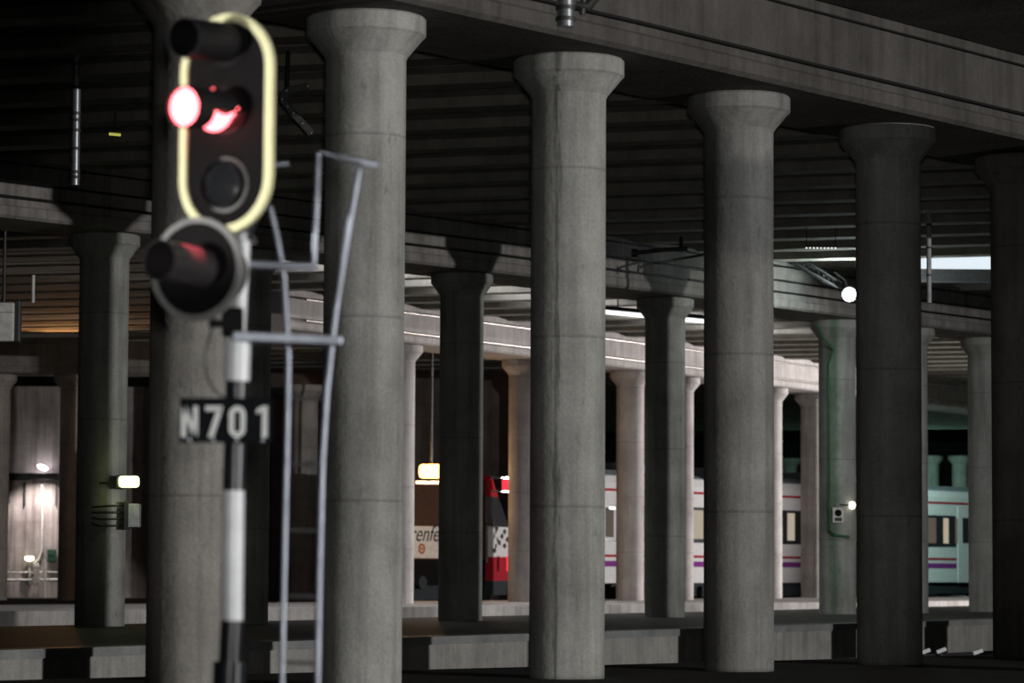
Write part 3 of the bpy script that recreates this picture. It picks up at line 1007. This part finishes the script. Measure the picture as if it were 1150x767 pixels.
m = MB(); m.lathe([(.06, -.1), (.15, -.06), (.17, .03), (.12, .08), (.0001, .08)], 20); m.build('shade', M['g_small'], t)
m = MB(); m.tube([(0, 0, -.1), (0.02, 0, -.9)], .05, 10); m.build('post', M['pipe'], t)
m = MB(); m.tube([WP(47, 544, -.1), WP(47.5, 580, -.1), WP(47, 618, -.1), WP(44, 628, -.12), WP(38, 633, -.14)], .05, 10)
tag(m.build('downpipe', M['pipe']), 'pale downpipe bending beside the lantern', 'pipe')
m = MB(); m.tube([WP(50.5, 628, -.5), WP(50.5, 673, -.5)], .05, 10)
tag(m.build('downpipe', M['pipe']), 'short pale standpipe under the green box', 'pipe')
q = WP(41, 645, -.42)
m = MB(); m.box(q, (.16, .16, .75), None, .02)
for k in range(5): m.box(q + Vector((0, -.02, -.25 + k * .13)), (.24, .2, .03), None, .005)
tag(m.build('mounted_fitting', M['pipe']), 'pale ribbed fitting between lantern and standpipe', 'fitting')
q = WP(58, 624, -.15)
m = MB(); m.box(q, (.3, .2, .44), None, .03); m.box(q + Vector((0, -.1, .05)), (.2, .03, .1), None, .01)
tag(m.build('mounted_box', M['green']), 'green box on the wall bay', 'box')
for y, r, l in ((643, .03, 'upper pale pipe along the wall bay'), (651.5, .045, 'lower bright white pipe along the wall bay')):
    m = MB(); m.tube([WP(-5, y, -.35), WP(66, y - .5, -.35)], r, 10); tag(m.build('wall_pipe', M['box_white']), l, 'pipe', 'pipes along the wall bay')
a, b = WP(-5, 672, -.3), WP(172, 668, -.3)
# dark brown wall behind the signal, with two tiny orange lamps
for px, l in ((341, 'tiny orange lamp, first of a pair between the ladder rails'), (350, 'tiny orange lamp, second of a pair between the ladder rails')):
    p = at_y(px, 437, 105.62); m = MB(); m.ring(circle(.11, 20), circle(.07, 20), .05, Matrix.Translation(p))
    tag(m.build('wall_lamp', M['g_tiny']), l, 'lamp', 'pair of orange lamps')
a, b = at_y(300, 440, 105.7), at_y(372, 440, 105.7)
m = MB(); m.box(((a.x + b.x) / 2, 105.75, a.z), (b.x - a.x, .2, .28), None, .03)
tag(m.build('lamp_mount', M['steel_dark']), 'dark bar carrying the pair of orange lamps', 'bar')

for px, y, l in ((1039, 731.5, 'white plate added for a rail glint, touching the edge of the brown-grey column'), (1057, 730.5, 'white plate added for a rail glint, in the middle of its three'), (1098, 732, 'white plate added for a rail glint, next to the black column')):
    p = at_y(px, y, 61.2)  # white plates on posts, added to imitate light glinting on the rail
    t = thing('glint_plate', (p.x, p.y, -.6), l, 'glint', 'white plates added for rail glints')
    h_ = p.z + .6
    m = MB(); m.box((0, 0, h_), (.2, .12, .075), Matrix.Rotation(-.35, 3, 'Y'), .012); m.build('plate', M['glint'], t)
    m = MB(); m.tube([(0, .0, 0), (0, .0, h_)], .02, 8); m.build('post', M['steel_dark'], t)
# hanging posts and insulators of the overhead line
def banded_post(px, y0, y1, Y, r, label, bands, mat='steel', name='hanging_post'):
    q0, q1 = at_y(px, y0, Y), at_y(px, y1, Y)
    t = thing(name, q1, label, 'post')
    v = q0 - q1; v.x = 0; v.y = 0
    top = max(v.z, ZG + .05 - q1.z) if y0 < 60 else v.z
    m = MB(); m.tube([(0, 0, 0), (0, 0, top)], r, 18); m.build('tube', M[mat], t)
    for f in bands:
        m = MB(); m.tube([(0, 0, v.z * f - .02), (0, 0, v.z * f + .02)], r * 1.16, 18); m.build('band', M['steel_dark'], t)
    return t
banded_post(84, 62, 208, 40, .057, 'banded steel post hanging from the deck above the dark column', (.06, .1, .28, .42, .5, .55, .75, .93))
t = banded_post(635, -40, 30, 30, .085, 'steel post end with insulator hanging above the brightest column', (.12, .3, .5))
m = MB(); m.tube([(.1, 0, .22), (.22, 0, .2), (.34, 0, .36), (.55, 0, .44)], [.035, .05, .05, .06], 12); m.tube([(.16, 0, .12), (.18, 0, .3)], .03, 10); m.build('insulator', M['steel_dark'], t)
banded_post(1043.5, 237, 340, 58, .045, 'thin pale vertical pipe beside the brown-grey column', (.3, .6, .85), 'box_grey', 'hanging_pipe')
t = banded_post(37, 309, 340, 55, .03, 'short pale hanger bar above the white box', (), 'box_white')
# perforated arm behind the signal board
p0 = at_y(318, 100, 42)
t = thing('perforated_arm', p0, 'perforated steel arm bent like a hook, hanging beside the signal board', 'bracket')
pts = [at_y(x, y, 42) - p0 for x, y in ((346, 97), (322, 102), (317, 112), (330, 128), (350, 150))]
m = MB()
for q0, q1 in zip(pts[:-1], pts[1:]):
    d = q1 - q0
    m.box((q0 + q1) / 2, (d.length, .05, .1), Matrix.Rotation(-math.atan2(d.z, d.x), 3, 'Y'), .01)
m.build('arm', M['steel_dark'], t)
m = MB()
for q in pts + [(pts[3] + pts[4]) / 2, (pts[2] + pts[3]) / 2]:
    m.tube([q + Vector((0, -.03, 0)), q + Vector((0, -.045, 0))], .016, 10)
m.build('bolt', M['steel'], t)
m = MB(); m.tube([pts[1], pts[1] + Vector((0, .2, ZG - (p0 + pts[1]).z))], .03, 8); m.build('hanger', M['steel_dark'], t)

p0 = at_y(742, 281, 66)
t = thing('cantilever_arm', p0, 'dark catenary arms with a drop tip in front of the half-shadowed column', 'bracket')
A2 = lambda x, y: at_y(x, y, 66) - p0
m = MB(); m.tube([A2(712, 284), A2(742, 281), A2(772, 279)], .045, 10); m.tube([A2(709, 284), A2(716, 284)], .09, 10); m.build('arm', M['steel_dark'], t)
m = MB(); m.tube([A2(718, 301), A2(724, 298), A2(790, 286)], .028, 8); m.tube([A2(717, 306), A2(717.5, 297)], .03, 8); m.build('registration_tube', M['steel_dark'], t)
m = MB(); m.tube([A2(765, 279), Vector((A2(765, 279).x, .1, ZG - p0.z))], .04, 8); m.build('hanger', M['steel_dark'], t)
p0 = at_y(922, 278.5, 64)
t = thing('string_light', p0, 'row of tiny white bulbs under a girder left of the floodlight', 'lamp')
m = MB(); m.tube([(-.32, 0, .03), (.32, 0, .03)], .012, 8); m.tube([(-.3, 0, .03), (-.3, 0, ZG - p0.z)], .008, 6); m.tube([(.3, 0, .03), (.3, 0, ZG - p0.z)], .008, 6); m.build('wire', M['cable'], t)
for k in range(9):
    m = MB(); m.lathe([(.0001, -.02), (.016, 0), (.0001, .02)], 8, Matrix.Translation((-.3 + k * .075, 0, 0))); m.build('bulb', M['g_white'], t)
# white box at the photo edge
p = at_y(4, 362, 56)
t = thing('hanging_box', p, 'white box with a seam hanging at the photo edge', 'box')
m = MB(); m.box((0, 0, 0), (.42, .3, .7), None, .03); m.build('box_body', M['box_white'], t)
m = MB(); m.box((0, -.005, .17), (.43, .31, .02)); m.build('seam', M['box_grey'], t)
m = MB(); m.box((.26, 0, .02), (.1, .2, .75), None, .02); m.build('bracket', M['steel_dark'], t)
m = MB(); m.tube([(0, 0, .35), (0, 0, ZG - p.z)], .03, 8); m.build('hanger', M['steel_dark'], t)
# small yellow tube lamp among the girders
p = at_y(129, 150.5, 48)
t = thing('tube_lamp', p, 'small yellow tube lamp among the dark girders', 'lamp')
m = MB(); m.tube([(-.09, 0, 0), (.09, 0, -.015)], .022, 10); m.build('tube', M['g_yell'], t)
m = MB(); m.box((0, 0, .05), (.24, .08, .05), None, .01); m.tube([(0, 0, .05), (0, 0, ZG - p.z)], .012, 8); m.build('backing', M['steel_dark'], t)

q0, q1 = at_y(640, 346.5, 79.5), at_y(800, 361.5, 82)
m = MB(); m.tube([q0, q1], .055, 10)
t = thing('strip_light', q0, 'long thin white strip light under the deck before the far beam', 'lamp')
m = MB(); m.tube([(0, 0, 0), q1 - q0], .06, 12); m.build('tube', M['g_tube'], t)
m = MB(); m.tube([(0, .02, .09), q1 - q0 + Vector((0, .02, .09))], .07, 8)
for f in (0, .33, .66, 1): m.tube([(q1 - q0) * f + Vector((0, .02, .1)), (q1 - q0) * f + Vector((0, .02, ZG - q0.z))], .02, 8)
m.build('housing', M['steel_dark'], t)
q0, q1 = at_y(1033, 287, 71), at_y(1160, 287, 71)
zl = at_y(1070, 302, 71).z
m = MB(); m.box(((q0.x + q1.x) / 2, 71, (q0.z + zl) / 2), (q1.x - q0.x, .04, q0.z - zl))  # glowing panel added in place of a girder face lit by daylight
o = tag(m.build('glow_panel_1', M['g_daylit']), 'glowing panel added for a daylit girder face under the deck', 'glowing panel', kind='structure')
m = MB()
m.box(((q0.x + q1.x) / 2, 71, zl - .16), (q1.x - q0.x + .3, .2, .3), None, .02)
m.box((q0.x - .08, 71, (q0.z + zl) / 2), (.14, .2, .6), None, .02)
m.box(((q0.x + q1.x) / 2, 71, q0.z + .1), (q1.x - q0.x + .3, .2, .2), None, .02)
tag(m.build('glow_panel_border', M['box_grey']), 'grey border added round the glowing panel', 'panel border', kind='structure')

# ------------------------------------------------------------------ cables and overhead wires
def wire(pts, r, mat, label, name='cable', group=None, sag=0.0):
    P = []
    for q0, q1 in zip(pts[:-1], pts[1:]):
        for k in range(8):
            f = k / 8
            P.append(q0.lerp(q1, f) - Vector((0, 0, sag * 4 * f * (1 - f))))
    P.append(pts[-1])
    m = MB(); m.tube(P, r, 6)
    return tag(m.build(name, M[mat]), label, 'cable', group)
def along(pts, off, z):
    out = []
    for i, p in enumerate(pts):
        d = (pts[min(i + 1, len(pts) - 1)] - pts[max(i - 1, 0)]).normalized()
        out.append(Vector((p.x + d.y * off, p.y - d.x * off, z)))
    return out
wire(along(fp, 1.02, H + .33), .02, 'cable', 'black cable clipped along the front beam', group='cables on the front beam')
wire(along(fp, 1.0, H + 1.0), .014, 'cable', 'thinner black cable high on the front beam', group='cables on the front beam')
for z, r, l in ((H + Z2 + .36, .026, 'lower black cable along the middle beam'), (H + Z2 + .62, .022, 'middle black cable along the middle beam'), (H + Z2 + .95, .018, 'upper black cable along the middle beam')):
    wire(along(sp2, .93, z), r, 'cable', l, group='cables on the middle beam')
for z, r, l in ((H + Z3 + .18, .03, 'bare lower wire in front of the far beam'), (H + Z3 + .72, .03, 'bare upper wire in front of the far beam')):
    wire(along(tp, 1.4, z), r, 'wire', l, 'overhead_wire', 'overhead wires by the far beam')

# ------------------------------------------------------------------ lights
def light(name, kind, loc, power, col, size=.1, target=None, **kw):
    ld = bpy.data.lights.new(name, kind)
    ld.energy = power; ld.color = col
    if kind in ('POINT', 'SPOT'): ld.shadow_soft_size = size
    for k, v in kw.items(): setattr(ld, k, v)
    o = bpy.data.objects.new(name, ld); COL.objects.link(o)
    o.location = loc
    if target is not None:
        o.rotation_euler = (Vector(target) - Vector(loc)).to_track_quat('-Z', 'Y').to_euler()
    return o

light('yard_floodlight', 'SPOT', (key.x, key.y, 4.5), 72000, (1.0, .985, .95), .18, (1.0, 41, 3.6), spot_size=math.radians(62), spot_blend=.7)
light('camera_fill', 'SPOT', (.06, .3, 1.5), 3000, (1.0, .985, .94), .1, (.35, 36, 3.9), spot_size=math.radians(21.5), spot_blend=.6)  # fill light added beside the camera so its shadows stay hidden
light('signal_fill', 'SPOT', (-7.0, 9.0, 2.6), 3200, (1.0, .99, .94), .08, SP(250, 150), spot_size=math.radians(11), spot_blend=.6)  # extra spot added to brighten the signal head and its rim
light('far_floodlight', 'SPOT', (45, 112, 3.4), 105000, (1.0, .94, .92), .3, (4, 98, 4.0), spot_size=math.radians(44), spot_blend=.7)
light('hung_flood', 'POINT', fpnt + Vector((0, -.5, -.12)), 190, (.86, 1.0, .97), .12)
light('bay_lamp', 'SPOT', at_y(48, 522, WY - 1.4), 700, (1.0, .9, .87), .12, at_y(42, 640, WY), spot_size=math.radians(95), spot_blend=.6)
light('sodium_light', 'POINT', at_y(484, 537, 92.2), 170, (1.0, .6, .28), .15)
light('green_light', 'POINT', at_y(146, 546, ca.y - .75), 1.6, (.8, 1.0, .35), .08)
light('orange_yard', 'SPOT', Vector((-13.5, 94.5, 6.8)), 300, (1.0, .47, .17), .2, (-13.5, 91.0, 9), spot_size=math.radians(110), spot_blend=.5)
light('teal_yard', 'SPOT', Vector((15.2, 113, 6.6)), 5500, (.66, 1.0, .92), .2, (17.0, 121.5, 1.8), spot_size=math.radians(70), spot_blend=.5)
light('mint_yard', 'POINT', Vector((20.5, 158, 4.5)), 500, (.5, 1.0, .8), .2)
light('red_aspect', 'SPOT', SP(224, 172, -.40), 150, (1.0, .12, .15), .02, SP(213, 281, -.36), spot_size=math.radians(19), spot_blend=.25)
# daylight coming down the slot in the deck
gc = (slot0 + n3 * .8) - d3 * 2
sl = light('slot_daylight', 'AREA', (gc.x, gc.y, ZG + 1.6), 1700, (.95, .95, 1.0))
sl.data.shape = 'RECTANGLE'; sl.data.size = 28; sl.data.size_y = 1.5
sl.rotation_euler = (0, 0, math.atan2(d3.y, d3.x))

w = bpy.data.worlds.new('night'); C.world = w; w.use_nodes = True
bg = w.node_tree.nodes['Background']
bg.inputs[0].default_value = (.75, .85, 1.0, 1)
bg.inputs[1].default_value = 0.022

C.view_settings.view_transform = 'Standard'
C.view_settings.look = 'None'
C.view_settings.exposure = 0.0
C.view_settings.gamma = 1.0
C.view_settings.use_curve_mapping = False
